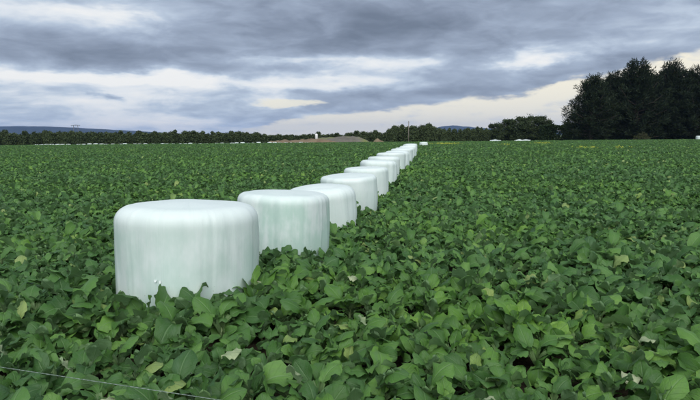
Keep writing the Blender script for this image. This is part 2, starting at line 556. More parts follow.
# ------------------------------------------------------------------ bales
def bale_mesh(name, rad, h, seed, seg=120, shoulder=0.2):
    rng = random.Random(seed)
    V, Fc = [], []
    rc = shoulder * h                                   # shoulder
    prof = []
    body = 16
    for i in range(body + 1):                       # side
        s = i / body
        z = s * (h - rc)
        bulge = 1.0 + 0.055 * math.sin(math.pi * (0.05 + 0.66 * s)) - 0.02
        prof.append((rad * bulge, z))
    r1 = prof[-1][0]
    ex, m_ = 2.7, 14
    inner = r1 - rc * 1.05
    for i in range(1, m_ + 1):                      # rounded shoulder
        a = math.pi / 2 * i / m_
        c, s_ = max(math.cos(a), 0.0), math.sin(a)
        prof.append((inner + rc * 1.05 * c ** (2 / ex), h - rc + rc * 0.92 * s_ ** (2 / ex)))
    for i in range(1, 12):                          # slightly domed end
        q = 1 - i / 11.0
        prof.append((inner * q + 1e-4, h - rc * 0.08 + (rc * 0.08 + 0.012) * (1 - q * q)))
    bands = sorted(rng.uniform(0, 2 * math.pi) for _ in range(17))
    slant = rng.uniform(-0.30, 0.30)
    creases = [(rng.uniform(0, 2 * math.pi), rng.uniform(0.002, 0.007) * rng.choice((-1, 1, 1)), rng.uniform(0.02, 0.09), rng.uniform(-0.25, 0.25)) for _ in range(26)]
    for j, (r, z) in enumerate(prof):
        for k in range(seg):
            a = 2 * math.pi * k / seg
            ca, sa = math.cos(a), math.sin(a)
            n1 = mnoise.noise((ca * 1.3 + seed * 3.1, sa * 1.3, z * 1.2 + seed))
            n2 = mnoise.noise((ca * 3.5 + seed * 1.7, sa * 3.5, z * 0.8))
            d = 0.045 * n1 + 0.014 * n2
            for (a0, amp, wd, sl) in creases:
                da = (a - a0 - sl * (z / h) + math.pi) % (2 * math.pi) - math.pi
                if abs(da) < wd * 4:
                    d += amp * math.exp(-(da / wd) ** 2)
            ab = (a + slant * z / h * 0.6 + 0.02 * math.sin(z * 5 + seed)) % (2 * math.pi)
            nxt = min((b_ for b_ in bands if b_ > ab), default=bands[0] + 2 * math.pi)
            prv = max((b_ for b_ in bands if b_ <= ab), default=bands[-1] - 2 * math.pi)
            d += 0.0045 * ((ab - prv) / max(nxt - prv, 0.05)) ** 1.5      # one film layer lapping the next
            f = min(1.0, r / rad * 1.4)
            rr = max(r + d * f, 1e-4)
            dz = 0.012 * mnoise.noise((ca * r * 2.2 + seed * 5.3, sa * r * 2.2, 7.0)) * (z / h) ** 3
            V.append((rr * ca, rr * sa, z + dz))
    n = len(prof)
    for j in range(n - 1):
        for k in range(seg):
            k2 = (k + 1) % seg
            Fc.append((j * seg + k, j * seg + k2, (j + 1) * seg + k2, (j + 1) * seg + k))
    Fc.append(tuple((n - 1) * seg + k for k in range(seg)))
    Fc.append(tuple(range(seg))[::-1])
    return mesh_from(name, V, Fc, M_BALE)


# centre pixel, distance, width in px, top pixel row, how green, label
BALES = [
    (186, 5.95, 142, 200.5, 0.75, 'nearest and largest white wrapped bale, left of the row, film torn low down'),
    (282.5, 8.2, 93, 190.5, 1.15, 'second bale from the camera, green showing through its streaked film'),
    (322.5, 11.0, 69, 184.0, 0.25, 'third bale of the row, round shouldered, half behind the greenish one'),
    (349.7, 13.5, 57, 174.0, 0.35, 'fourth bale of the row, flat topped and squarish'),
    (366.6, 17.4, 44, 166.8, 0.30, 'fifth white bale along the row from the camera'),
    (377.8, 20.6, 37, 159.8, 0.25, 'sixth white bale along the row from the camera'),
    (383.6, 23.7, 32.5, 156.0, 0.30, 'seventh white bale along the row from the camera'),
    (391.5, 27.0, 29, 152.0, 0.25, 'eighth white bale along the row from the camera'),
    (397.0, 30.5, 25.2, 150.0, 0.3, 'ninth white bale along the row from the camera'),
    (401.6, 34.8, 22, 148.2, 0.25, 'tenth white bale along the row, above its dark right flank gap'),
    (404.6, 39.5, 19.6, 147.0, 0.25, 'eleventh white bale along the row, almost hidden by the tenth'),
    (408.0, 45.5, 17, 145.2, 0.2, 'twelfth white bale along the row, rightmost of the packed far end'),
    (409.6, 54.0, 14.2, 143.8, 0.2, 'thirteenth white bale, its top just showing over the row'),
    (411.0, 63.0, 12.2, 143.2, 0.2, 'fourteenth white bale, last of the packed far end'),
    (423.4, 94.0, 8.2, 141.9, 0.1, 'lone white bale standing apart beyond the far end of the row')]
BALE_POS = []
for i, (px, yd, wpx, top, green, label) in enumerate(BALES):
    x = x_at(px, yd, top + 25)
    rad = wpx / F * yd / 2 / 1.035
    gz = ground_z(x, yd)
    ztop = at_dist(px, top + 0.6, yd + (rad * 0.35 if i < 4 else 0)).z
    h = max(min(ztop - gz, 1.3), 0.85) / 0.985
    o = link('wrapped_bale', bale_mesh('wrapped_bale', rad, h, 10 + i, 256 if i < 3 else 128 if i < 6 else 56, (0.20, 0.16, 0.30, 0.15, 0.18, 0.21)[i % 6]))
    o.location = (x, yd, gz)
    rr = random.Random(i * 7 + 1)
    o.rotation_euler = (R(rr.uniform(-2.2, 2.2)), R(rr.uniform(-2.2, 2.2)), 0.0)
    sq = rr.uniform(-0.03, 0.03)
    o.scale = (1 + sq * 0.3, 1 - sq, 1.0)
    o.color = (green, 0, 0, 1)
    tag(o, label, 'hay bale', 'white bales in the long row')
    BALE_POS.append((x, yd, rad, h))

# torn bits of film low on the nearest bale
bx, by, brad, bh = BALE_POS[0]
bale0 = [o for o in COL.objects if o.name == 'wrapped_bale'][0]


def film_bit(name, px, py, w, hgt, seed, curl):
    rng = random.Random(seed)
    d = ray(px, py)
    # where the pixel meets the bale's side
    best = None
    for k in range(400):
        tt = 3.5 + k * 0.01
        p = Vector((0, 0, CAM_H)) + d * tt
        if math.hypot(p.x - bx, p.y - by) < brad * 1.03:
            best = p
            break
    if best is None:
        return
    a = math.atan2(best.y - by, best.x - bx)
    V, Fc = [], []
    nu, nv = 6, 5
    for side in (0, 1):
        for j in range(nv):
            for i in range(nu):
                u, v = i / (nu - 1) - 0.5, j / (nv - 1)
                tap = 1 - 0.55 * v
                off = 0.006 + curl * v * v + 0.012 * mnoise.noise((u * 4 + seed, v * 4, 0)) + (0.0015 if side else 0)
                aa = a + u * w * tap / brad
                rr_ = brad * 1.03 + off
                V.append((rr_ * math.cos(aa), rr_ * math.sin(aa), best.z - gz0 - hgt * v + 0.01 * mnoise.noise((u * 3, seed, 1))))
    for side in (0, 1):
        for j in range(nv - 1):
            for i in range(nu - 1):
                q = [side * nu * nv + j * nu + i, side * nu * nv + j * nu + i + 1, side * nu * nv + (j + 1) * nu + i + 1, side * nu * nv + (j + 1) * nu + i]
                Fc.append(tuple(q if side else q[::-1]))
    o = link(name, mesh_from(name, V, Fc, M_FILM), bale0)
    return o


gz0 = ground_z(bx, by)
film_bit('film_flap', 154, 282.5, 0.035, 0.022, 1, 0.010)
film_bit('film_flap', 158.5, 283.5, 0.028, 0.026, 2, 0.008)

# ------------------------------------------------------------------ brassica crop
LEAF_ROWS, LEAF_COLS = 15, 9


def leaf_geom(L, Wd, elev, arch, seed, rows=LEAF_ROWS, cols=LEAF_COLS):
    """one leaf: stalk and blade, base at the origin, growing along +X and arching over"""
    rng = random.Random(seed)
    ph1, ph2, ph3 = (rng.uniform(0, 6.28) for _ in range(3))
    twist = rng.uniform(-0.8, 0.8)
    fold = rng.uniform(0.05, 0.35)
    ruff = rng.uniform(0.06, 0.145)
    lob = rng.uniform(0.03, 0.08)
    cup = rng.uniform(-0.45, 0.30)
    pet = 0.38
    V, UV, Fc = [], [], []
    p = Vector((0, 0, 0))
    prev = 0.0
    c = Vector((0, 0, 0))
    for j in range(rows):
        npet = 3 if rows > 8 else 1
        v = pet * j / npet if j <= npet else pet + (1 - pet) * 0.5 * (1 - math.cos(math.pi * (j - npet) / (rows - 1 - npet)))
        th = elev - arch * max(v - 0.18, 0) ** 1.15
        d = Vector((math.cos(th), 0, math.sin(th)))
        c = c + d * (v - prev) * L
        prev = v
        nrm = Vector((-math.sin(th), 0, math.cos(th)))
        if v <= pet + 1e-6:
            w = 0.010 + 0.016 * (v / pet)
            q = 0
        else:
            q = (v - pet) / (1 - pet)
            q2 = abs(2 * q ** 1.30 - 1)
            w = max(Wd * 0.5 * (1 - min(q2, 1) ** 2.1) ** 0.50, 0.013 if q < 0.5 else 0.004)
        for i in range(cols):
            u = 2 * i / (cols - 1) - 1
            sgn = 1 if u >= 0 else -1
            wl = w * (1 + (lob * math.sin(q * 16 + ph1 + sgn * ph2) if abs(u) > 0.6 else 0) * (1 if q > 0.05 else 0))
            zz = fold * abs(u) * w * (0.6 + 0.4 * math.cos(q * 3)) + ruff * Wd * abs(u) ** 2 * (math.sin(q * 8 + sgn * ph3 + ph1) + 0.8 * math.sin(q * 19 + ph2 - sgn * ph1)) * (1 if q > 0 else 0) + cup * w * u * u
            tw = twist * q
            s_ = Vector((0, math.cos(tw), 0)) + nrm * math.sin(tw)
            V.append(c + s_ * u * wl * (1 if q == 0 else 0.97) + nrm * zz + d * ((0.10 - 0.22 * q) * w * u * u * (1 if q > 0 else 0)))
            UV.append(((u + 1) / 2, v))
    for j in range(rows - 1):
        for i in range(cols - 1):
            Fc.append((j * cols + i, (j + 1) * cols + i, (j + 1) * cols + i + 1, j * cols + i + 1))
    return V, Fc, UV


LEAVES = []          # outer leaves first, then the upright inner ones
spec = [(0.42, 0.175, 60, 115), (0.40, 0.19, 54, 90), (0.38, 0.165, 64, 135), (0.44, 0.18, 57, 100), (0.36, 0.15, 46, 70), (0.40, 0.17, 66, 150),
        (0.39, 0.20, 62, 120), (0.43, 0.16, 50, 110), (0.34, 0.16, 40, 40), (0.41, 0.185, 70, 165),
        (0.34, 0.155, 74, 80), (0.32, 0.135, 80, 55), (0.36, 0.16, 70, 120), (0.28, 0.12, 82, 45), (0.33, 0.165, 78, 140), (0.30, 0.14, 68, 20)]
for k, (L, Wd, e, a) in enumerate(spec):
    LEAVES.append(leaf_geom(L * 0.90, Wd * 0.86, R(e), R(a), 100 + k))
LEAVES_LOW = [leaf_geom(L, Wd * 1.1, R(e), R(a), 100 + k, 5, 3) for k, (L, Wd, e, a) in enumerate(spec)]
LEAF_ME = [mesh_from('leaf', V, Fc, M_LEAF, True, UV) for V, Fc, UV in LEAVES]
LEAF_PALE_ME = [mesh_from('leaf', V, Fc, M_PALE, True, UV) for V, Fc, UV in LEAVES]
sV, sF = tube([(0, 0, -0.03), (0.003, 0.002, 0.05), (0, 0, 0.12)], [0.016, 0.014, 0.009], 6)
STEM_ME = mesh_from('stem', sV, sF, M_STEM)


def plant_layout(rng):
    """leaf placements of one plant: (leaf kind, matrix)"""
    out_ = []
    a0 = rng.uniform(0, 6.28)
    n_out, n_in = rng.choice((10, 11, 11, 12)), rng.choice((6, 6, 7))
    for i in range(n_out):
        az_ = a0 + i * 2.399 + rng.uniform(-0.35, 0.35)
        M = (Matrix.Translation((0, 0, rng.uniform(0.02, 0.10))) @ Matrix.Rotation(az_, 4, 'Z')
             @ Matrix.Rotation(rng.gauss(0, 0.42), 4, 'X') @ Matrix.Rotation(rng.gauss(0.0, 0.32), 4, 'Y')
             @ Matrix.Scale(rng.uniform(0.58, 1.16), 4))
        out_.append((rng.randrange(10), M))
    for i in range(n_in):
        az_ = a0 + i * 1.9 + rng.uniform(-0.5, 0.5)
        M = (Matrix.Translation((0, 0, rng.uniform(0.06, 0.12))) @ Matrix.Rotation(az_, 4, 'Z')
             @ Matrix.Rotation(rng.gauss(0, 0.35), 4, 'X') @ Matrix.Rotation(rng.gauss(0, 0.2), 4, 'Y') @ Matrix.Scale(rng.uniform(0.70, 1.08), 4))
        out_.append((10 + rng.randrange(6), M))
    return out_


def joined_plants(name, plants, leaves, mat):
    """plants: list of (matrix, layout) -> one mesh with a tone per leaf"""
    Vs, Fs, UVs, tones = [], [], [], []
    o = 0
    rng = random.Random(hash(name) % 1000 if False else len(plants) * 13 + len(name))
    cache = [(np.array([tuple(v) for v in V]), np.array(Fc), np.array(UV)) for V, Fc, UV in leaves]
    for Mp, lay_ in plants:
        for k, Ml in lay_:
            V, Fc, UV = cache[k]
            M = np.array(Mp @ Ml)
            Vs.append(V @ M[:3, :3].T + M[:3, 3])
            Fs.append(Fc + o)
            UVs.append(UV)
            tones.append(np.full(len(V), rng.random()))
            o += len(V)
    Vs, Fs, UVs, tones = (np.concatenate(a) for a in (Vs, Fs, UVs, tones))
    me = bpy.data.meshes.new(name)
    me.from_pydata(Vs.tolist(), [], Fs.tolist())
    lay_ = me.uv_layers.new(name='UVMap')
    idx = np.zeros(len(me.loops), dtype=np.int32)
    me.loops.foreach_get('vertex_index', idx)
    lay_.data.foreach_set('uv', UVs[idx].astype(np.float32).ravel())
    at = me.attributes.new('tone', 'FLOAT', 'POINT')
    at.data.foreach_set('value', tones.astype(np.float32))
    me.polygons.foreach_set('use_smooth', [True] * len(me.polygons))
    me.materials.append(mat)
    me.update()
    return me


# plant positions on a loose grid
rng = random.Random(5)
STEP = 0.31
PL = []
NEAR_END = 46.0
yy = 0.75
while yy < NEAR_END:
    half = 0.80 * yy + 2.6
    xx = -half
    while xx < half:
        x = xx + rng.uniform(-0.11, 0.11)
        y = yy + rng.uniform(-0.11, 0.11)
        xx += STEP * (1.0 if yy < 22 else 1.12)
        if any((x - b_[0]) ** 2 + (y - b_[1]) ** 2 < (b_[2] + 0.07) ** 2 for b_ in BALE_POS):
            continue
        sc = rng.uniform(0.80, 1.10) * (1 + 0.22 * mnoise.noise((x * 0.5, y * 0.5, 2.0)))
        b0 = BALE_POS[0]
        if math.hypot(x - b0[0], y - b0[1]) < b0[2] + 0.55 and y < b0[1] + 0.3:
            sc = max(sc, 1.0) * 1.30            # taller plants in the strip along the nearest bale
        PL.append((x, y, sc, rng.uniform(0, 6.28)))
    yy += STEP * (1.0 if yy < 22 else 1.12)


def in_view(x, y):
    return y > 1.9 and abs(x) < 0.665 * y + 0.12 and math.hypot(x, y) > 2.0


order = sorted((p for p in PL if in_view(p[0], p[1])), key=lambda p: p[0] ** 2 + p[1] ** 2)


def hidden(p):      # standing behind one of the first bales
    for b_ in BALE_POS[:3]:
        if p[1] > b_[1] and p[1] < b_[1] + 3.0:
            k = b_[1] / p[1]
            if abs(p[0] * k - b_[0]) < b_[2] - 0.15:
                return True
    return False


NEAR = [p for p in order if not hidden(p)][:300]
near_set = set(NEAR)
layouts = [plant_layout(random.Random(900 + k)) for k in range(40)]

# leaves that stand out pale in the photograph: their pixel, size, turn
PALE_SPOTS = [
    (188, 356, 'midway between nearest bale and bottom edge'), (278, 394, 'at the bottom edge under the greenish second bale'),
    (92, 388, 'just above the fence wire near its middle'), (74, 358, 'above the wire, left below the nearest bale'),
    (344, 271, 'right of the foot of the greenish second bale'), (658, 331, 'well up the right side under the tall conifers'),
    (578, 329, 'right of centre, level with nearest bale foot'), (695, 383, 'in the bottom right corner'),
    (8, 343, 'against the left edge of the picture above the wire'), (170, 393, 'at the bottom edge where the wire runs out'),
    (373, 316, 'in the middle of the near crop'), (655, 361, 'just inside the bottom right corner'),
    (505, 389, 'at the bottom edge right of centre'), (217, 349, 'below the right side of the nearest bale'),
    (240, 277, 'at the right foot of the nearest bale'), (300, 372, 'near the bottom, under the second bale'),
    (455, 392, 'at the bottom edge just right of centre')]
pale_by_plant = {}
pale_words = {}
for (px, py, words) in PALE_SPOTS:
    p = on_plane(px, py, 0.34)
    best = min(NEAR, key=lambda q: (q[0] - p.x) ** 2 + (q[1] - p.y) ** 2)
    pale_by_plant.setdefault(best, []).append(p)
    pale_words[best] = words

GROUP = 'brassica plants in the near part of the crop'


def near_bale(x, y):
    for k, b_ in enumerate(BALE_POS[:3]):
        if math.hypot(x - b_[0], y - b_[1]) < b_[2] + 0.45:
            return k
    return None


wire_pts = [on_plane(px, py, 0.56) for px, py in ((-90, 353.5), (0, 367), (80, 378.6), (160, 390.5), (215, 399), (330, 417))]
for n_, q in enumerate(NEAR):
    x, y, sc, rz = q
    root = empty('brassica_plant', (x, y, ground_z(x, y)), rz)
    root.scale = (sc, sc, sc)
    k = near_bale(x, y)
    if q in pale_by_plant:
        lab, grp = 'brassica plant with a pale leaf ' + pale_words[q], 'brassica plants with a pale leaf'
    elif k == 0:
        lab, grp = 'brassica plant pressed against the foot of the nearest bale', 'brassica plants round the nearest bale'
    elif k == 1:
        lab, grp = 'brassica plant growing at the foot of the greenish second bale', 'brassica plants round the second bale'
    elif k == 2:
        lab, grp = 'brassica plant growing at the foot of the third bale', 'brassica plants round the third bale'
    else:
        side = x / y                                    # how far to the side it shows
        if y < 3.2:
            where = ('along the bottom edge by the fence wire' if side < -0.25 else 'along the bottom edge under the second bale' if side < 0.05
                     else 'along the bottom edge right of centre' if side < 0.36 else 'in the bottom right corner')
        elif x < bx - brad * 0.8 and y > 4.2:
            where = 'left of the nearest bale beside the left edge'
        elif x < bx + brad * 0.8 and y < by:
            where = 'between the fence wire and the nearest bale'
        elif x < bx + brad + 0.9:
            where = 'in the open wedge in front of the second bale'
        elif y < 4.6:
            where = 'in the near crop right of centre' if side < 0.36 else 'in the near crop along the right edge'
        else:
            where = 'further out, right of the first two bales' if side < 0.3 else 'further out along the right edge'
        lab, grp = 'leafy green brassica plant ' + where, 'brassica plants ' + where
    tag(root, lab, 'plant', grp)
    link('stem', STEM_ME, root)
    for (kk, M) in layouts[n_ % len(layouts)]:
        link('leaf', LEAF_ME[kk], root, M)
    for p in pale_by_plant.get(q, ()):
        # the blade lies about where the pixel points, near the top of the canopy
        rp = random.Random(int(p.x * 1000) + 77)
        Mw = Matrix.Translation((x, y, ground_z(x, y))) @ Matrix.Rotation(rz, 4, 'Z') @ Matrix.Scale(sc, 4)
        loc = Mw.inverted() @ Vector((p.x, p.y, ground_z(x, y) + 0.15))
        aim = math.atan2(-p.y, -p.x) - rz + rp.uniform(-1.2, 1.2)
        M = Matrix.Translation(loc) @ Matrix.Rotation(aim, 4, 'Z') @ Matrix.Rotation(rp.uniform(-0.4, 0.2), 4, 'Y') @ Matrix.Scale(0.9, 4)
        tag(link('leaf', LEAF_PALE_ME[rp.choice((4, 8, 11, 12, 15))], root, M), 'pale yellow-green leaf')


# the rest of the crop: instanced from unlinked source plants
def source_collection(name, meshes):
    c = bpy.data.collections.new(name)
    for k, me in enumerate(meshes):
        o = bpy.data.objects.new('%s_%02d' % (name, k), me)
        c.objects.link(o)
    return c


def instancer(name, points, coll, label_kind='stuff'):
    """one object: points (x, y, z, rz, scale, kind) carrying instances of coll"""
    me = bpy.data.meshes.new(name)
    me.from_pydata([p[:3] for p in points], [], [])
    a = me.attributes.new('rot', 'FLOAT_VECTOR', 'POINT')
    a.data.foreach_set('vector', np.array([(p[6] if len(p) > 6 else 0, 0, p[3]) for p in points], dtype=np.float32).ravel())
    a = me.attributes.new('siz', 'FLOAT', 'POINT')
    a.data.foreach_set('value', np.array([p[4] for p in points], dtype=np.float32))
    a = me.attributes.new('kin', 'INT', 'POINT')
    a.data.foreach_set('value', np.array([p[5] for p in points], dtype=np.int32))
    o = link(name, me)
    ng = bpy.data.node_groups.new(name, 'GeometryNodeTree')
    ng.interface.new_socket('Geometry', in_out='INPUT', socket_type='NodeSocketGeometry')
    ng.interface.new_socket('Geometry', in_out='OUTPUT', socket_type='NodeSocketGeometry')
    N, L = ng.nodes, ng.links
    gi, go = N.new('NodeGroupInput'), N.new('NodeGroupOutput')
    ci = N.new('GeometryNodeCollectionInfo')
    ci.inputs['Collection'].default_value = coll
    ci.inputs['Separate Children'].default_value = True
    ci.inputs['Reset Children'].default_value = True
    ip = N.new('GeometryNodeInstanceOnPoints')
    ip.inputs['Pick Instance'].default_value = True

    def named(nm, ty):
        nd = N.new('GeometryNodeInputNamedAttribute')
        nd.data_type = ty
        nd.inputs['Name'].default_value = nm
        return nd.outputs['Attribute']
    L.new(gi.outputs[0], ip.inputs['Points'])
    L.new(ci.outputs[0], ip.inputs['Instance'])
    L.new(named('rot', 'FLOAT_VECTOR'), ip.inputs['Rotation'])
    L.new(named('siz', 'FLOAT'), ip.inputs['Scale'])
    L.new(named('kin', 'INT'), ip.inputs['Instance Index'])
    L.new(ip.outputs[0], go.inputs[0])
    md = o.modifiers.new('plants', 'NODES')
    md.node_group = ng
    return tag(o, kind=label_kind)


plant_srcs = [joined_plants('brassica_source', [(Matrix(), plant_layout(random.Random(700 + k)))], LEAVES, M_LEAF) for k in range(10)]
c1 = source_collection('brassica_sources', plant_srcs)
pts1 = [(x, y, ground_z(x, y), rz, sc, i % 10) for i, (x, y, sc, rz) in enumerate(PL) if (x, y, sc, rz) not in near_set]
o = instancer('brassica_crop', pts1, c1)
tag(o, 'green brassica crop filling the field behind the first bales', 'crop')

patch_meshes = []
for k in range(5):
    rp = random.Random(40 + k)
    plants = []
    for i in range(84):
        x, y = rp.uniform(-1.75, 1.75), rp.uniform(-1.75, 1.75)
        plants.append((Matrix.Translation((x, y, 0)) @ Matrix.Rotation(rp.uniform(0, 6.28), 4, 'Z') @ Matrix.Scale(rp.uniform(0.85, 1.3), 4),
                       plant_layout(rp)))
    patch_meshes.append(joined_plants('brassica_patch' + 'x' * k, plants, LEAVES_LOW, M_LEAF))
c2 = source_collection('brassica_patches', patch_meshes)
pts2 = []
rng = random.Random(8)
yy = NEAR_END + 1.2
while yy < FIELD_END - 2:
    half = 0.76 * yy + 6
    xx = -half
    while xx < half:
        x, y = xx + rng.uniform(-0.3, 0.3), yy + rng.uniform(-0.3, 0.3)
        pts2.append((x, y, ground_z(x, y), rng.uniform(0, 6.28), rng.uniform(0.9, 1.05), rng.randrange(5)))
        xx += 2.9
    yy += 2.9
o = instancer('brassica_crop', pts2, c2)
tag(o, 'far part of the green brassica crop reaching to the tree lines', 'crop')

# yellow flowering patches far out in the crop
PATCHES = [(445, 143.6, 17, 0.9, 'wide faint yellow flower patch right of the lone far bale'),
           (504, 144.6, 4, 0.5, 'tiny yellow flower patch in front of the smaller white heap'),
           (543, 143.2, 9, 0.7, 'yellow flower patch in front of the clipped hedge'),
           (586.5, 147.6, 7, 0.8, 'brightest yellow flower patch, below the left end of the dark trees'),
           (622, 147.4, 6, 0.4, 'faint yellow flower patch below the dark trees')]
for i, (px, py, hw, dens, lab) in enumerate(PATCHES):
    rp = random.Random(60 + i)
    c = on_plane(px, py, 0.42)
    hwid = hw / F * c.y
    bag, stem = Bag(), Bag()
    for k in range(int(150 * dens * hwid / 2)):
        x = rp.gauss(0, 0.5) * hwid
        y = rp.gauss(0, 0.5) * (2.6 if i != 0 else 5)
        h_ = rp.uniform(0.40, 0.62)
        for q in range(4):
            s_ = rp.uniform(0.025, 0.05)
            cx, cyy, cz = x + rp.uniform(-.08, .08), y + rp.uniform(-.08, .08), h_ + rp.uniform(-.08, .05)
            n_ = Vector((rp.uniform(-1, 1), rp.uniform(-1, 1), rp.uniform(0.2, 1))).normalized()
            a_ = n_.orthogonal().normalized() * s_
            b_ = n_.cross(a_)
            cc = Vector((cx, cyy, cz))
            bag.add([cc + a_, cc + b_, cc - a_, cc - b_], [(0, 1, 2, 3)])
        stem.add([(x - .005, y, 0.05), (x + .005, y, 0.05), (x, y, h_)], [(0, 1, 2)])
    root = empty('flower_patch', (c.x, c.y, ground_z(c.x, c.y)))
    tag(root, lab, 'flowers', 'yellow flower patches in the crop')
    tag(link('petals', mesh_from('petals', bag.V, bag.F, M_YELLOW, False), root), kind='stuff')
    tag(link('stalks', mesh_from('stalks', stem.V, stem.F, M_STEM, False), root), kind='stuff')


# ------------------------------------------------------------------ trees
def tuft(bag, c, out_dir, rng, n, length, width):
    c0 = c
    for k in range(n):
        c = c0 + Vector((rng.uniform(-0.6, 0.6), rng.uniform(-0.6, 0.6), rng.uniform(-0.6, 0.5))) * min(length, 1.3)
        d = (out_dir * 0.9 + Vector((rng.gauss(0, 0.55), rng.gauss(0, 0.55), rng.gauss(0.12, 0.5)))).normalized()
        L = length * rng.uniform(0.55, 1.15)
        s_ = d.cross(Vector((rng.gauss(0, 1), rng.gauss(0, 1), rng.gauss(0, 1)))).normalized() * width * rng.uniform(0.6, 1.2)
        m_ = c + d * L * 0.45
        e = c + d * L - Vector((0, 0, L * 0.10))
        bag.add([c - s_ * 0.3, m_ - s_, e, m_ + s_, c + s_ * 0.3], [(0, 1, 2, 3, 4)])


def macrocarpa(name, height, spread, seed):
    """spreading dark conifer: several rising limbs ending in feathery plumes, skirts to the ground"""
    rng = random.Random(seed)
    wood, crown = Bag(), Bag()
    wood.add(*tube([(0, 0, -0.2), (0.1, 0, height * 0.2), (0.2, 0.1, height * 0.5), (0.1, 0.2, height * 0.85)],
                   [height * 0.035, height * 0.028, height * 0.02, height * 0.006], 10))
    n_l = 64
    for i in range(n_l):
        f = (i + rng.random()) / n_l
        z0 = height * (0.05 + 0.68 * f)
        a = i * 2.399 + rng.uniform(-0.4, 0.4)
        prof_ = (0.80 + 0.35 * math.sin(math.pi * min(f * 1.25, 1.0))) * (1.0 if f < 0.55 else 1 - 0.78 * (f - 0.55) / 0.45)
        reach = spread * prof_ * rng.uniform(0.80, 1.04)
        rise = height * (0.02 + 0.26 * f) * rng.uniform(0.7, 1.2)
        d = Vector((math.cos(a), math.sin(a), 0))
        p0 = Vector((0.1, 0.1, z0))
        p1 = p0 + d * reach * 0.55 + Vector((0, 0, rise * 0.35))
        p2 = p0 + d * reach + Vector((0, 0, rise))
        wood.add(*tube([p0, p1, p2], [height * 0.010, height * 0.006, height * 0.002], 5, False))
        m_ = 12
        for k in range(m_):
            s_ = 0.28 + 0.72 * (k + rng.random()) / m_
            p = p0.lerp(p1, s_ / 0.55) if s_ < 0.55 else p1.lerp(p2, (s_ - 0.55) / 0.45)
            p = p + Vector((rng.gauss(0, 0.85), rng.gauss(0, 0.85), rng.gauss(-0.1, 0.85)))
            if p.z < 0.4:
                p.z = 0.4
            dirv = (d * 0.8 + Vector((rng.gauss(0, .5), rng.gauss(0, .5), 0.35 + 0.5 * f))).normalized()
            tuft(crown, p, dirv, rng, 24, 1.15, 0.105)
        tuft(crown, p2, (d * 0.6 + Vector((0, 0, 0.8))).normalized(), rng, 24, 1.35, 0.10)
    for k in range(16):          # crest plumes
        a = rng.uniform(0, 6.28)
        r_ = spread * 0.34 * math.sqrt(rng.random())
        p = Vector((math.cos(a) * r_, math.sin(a) * r_, height * (0.97 - 0.35 * r_ / spread) - rng.uniform(0.5, 2.2)))
        tuft(crown, p, Vector((math.cos(a) * 0.4, math.sin(a) * 0.4, 1)).normalized(), rng, 26, 1.6, 0.10)
    return mesh_from('trunk', wood.V, wood.F, M_BARK), mesh_from('crown', crown.V, crown.F, M_MACRO, False)


def leafy_crown(lobes, n, size, seed, mat, flat=0.0):
    """many small leaf faces spread through a set of ellipsoid lobes"""
    rng = np.random.default_rng(seed)
    vol = np.array([l[3] * l[4] * l[5] for l in lobes]) ** 0.7
    pick = rng.choice(len(lobes), n, p=vol / vol.sum())
    Lb = np.array(lobes)[pick]
    d = rng.normal(size=(n, 3))
    d /= np.linalg.norm(d, axis=1)[:, None]
    r = rng.random(n) ** 0.45 * (1 + 0.12 * rng.normal(size=n))
    c = Lb[:, :3] + d * r[:, None] * Lb[:, 3:6]
    c[:, 2] = np.maximum(c[:, 2], 0.1)
    nrm = d * 0.5 + rng.normal(size=(n, 3)) * 0.7
    nrm /= np.linalg.norm(nrm, axis=1)[:, None]
    ref = rng.normal(size=(n, 3))
    a = np.cross(nrm, ref)
    a /= np.linalg.norm(a, axis=1)[:, None]
    b_ = np.cross(nrm, a)
    s_ = size * rng.uniform(0.6, 1.3, n)[:, None]
    V = np.stack([c + a * s_, c + b_ * s_ * 0.7, c - a * s_, c - b_ * s_ * 0.7], 1).reshape(-1, 3)
    Fc = np.arange(4 * n).reshape(-1, 4)
    return mesh_from('crown', V.tolist(), Fc.tolist(), mat, False)


def trunk_mesh(h, r, seed, limbs=6, spread=1.0):
    rng = random.Random(seed)
    wood = Bag()
    wood.add(*tube([(0, 0, -0.15), (rng.uniform(-.1, .1), 0, h * 0.4), (rng.uniform(-.2, .2), rng.uniform(-.2, .2), h)], [r, r * 0.75, r * 0.2], 8))
    for i in range(limbs):
        a = i * 2.4 + rng.random()
        z0 = h * rng.uniform(0.25, 0.75)
        wood.add(*tube([(0, 0, z0), (math.cos(a) * spread * 0.5, math.sin(a) * spread * 0.5, z0 + h * 0.15),
                        (math.cos(a) * spread, math.sin(a) * spread, z0 + h * 0.22)], [r * 0.4, r * 0.25, r * 0.08], 5, False))
    return mesh_from('trunk', wood.V, wood.F, M_BARK)


def plant_tree(name, loc, meshes, sx, sz, rz, label, cat='tree', group=None):
    if loc[1] > FIELD_END + 4:
        h_ = loc[2]
        loc = (loc[0], loc[1], FAR_Z)
    root = empty(name, loc, rz)
    root.scale = (sx, sx, sz)
    tag(root, label, cat, group)
    link('trunk', meshes[0], root)
    link('crown', meshes[1], root)
    return root


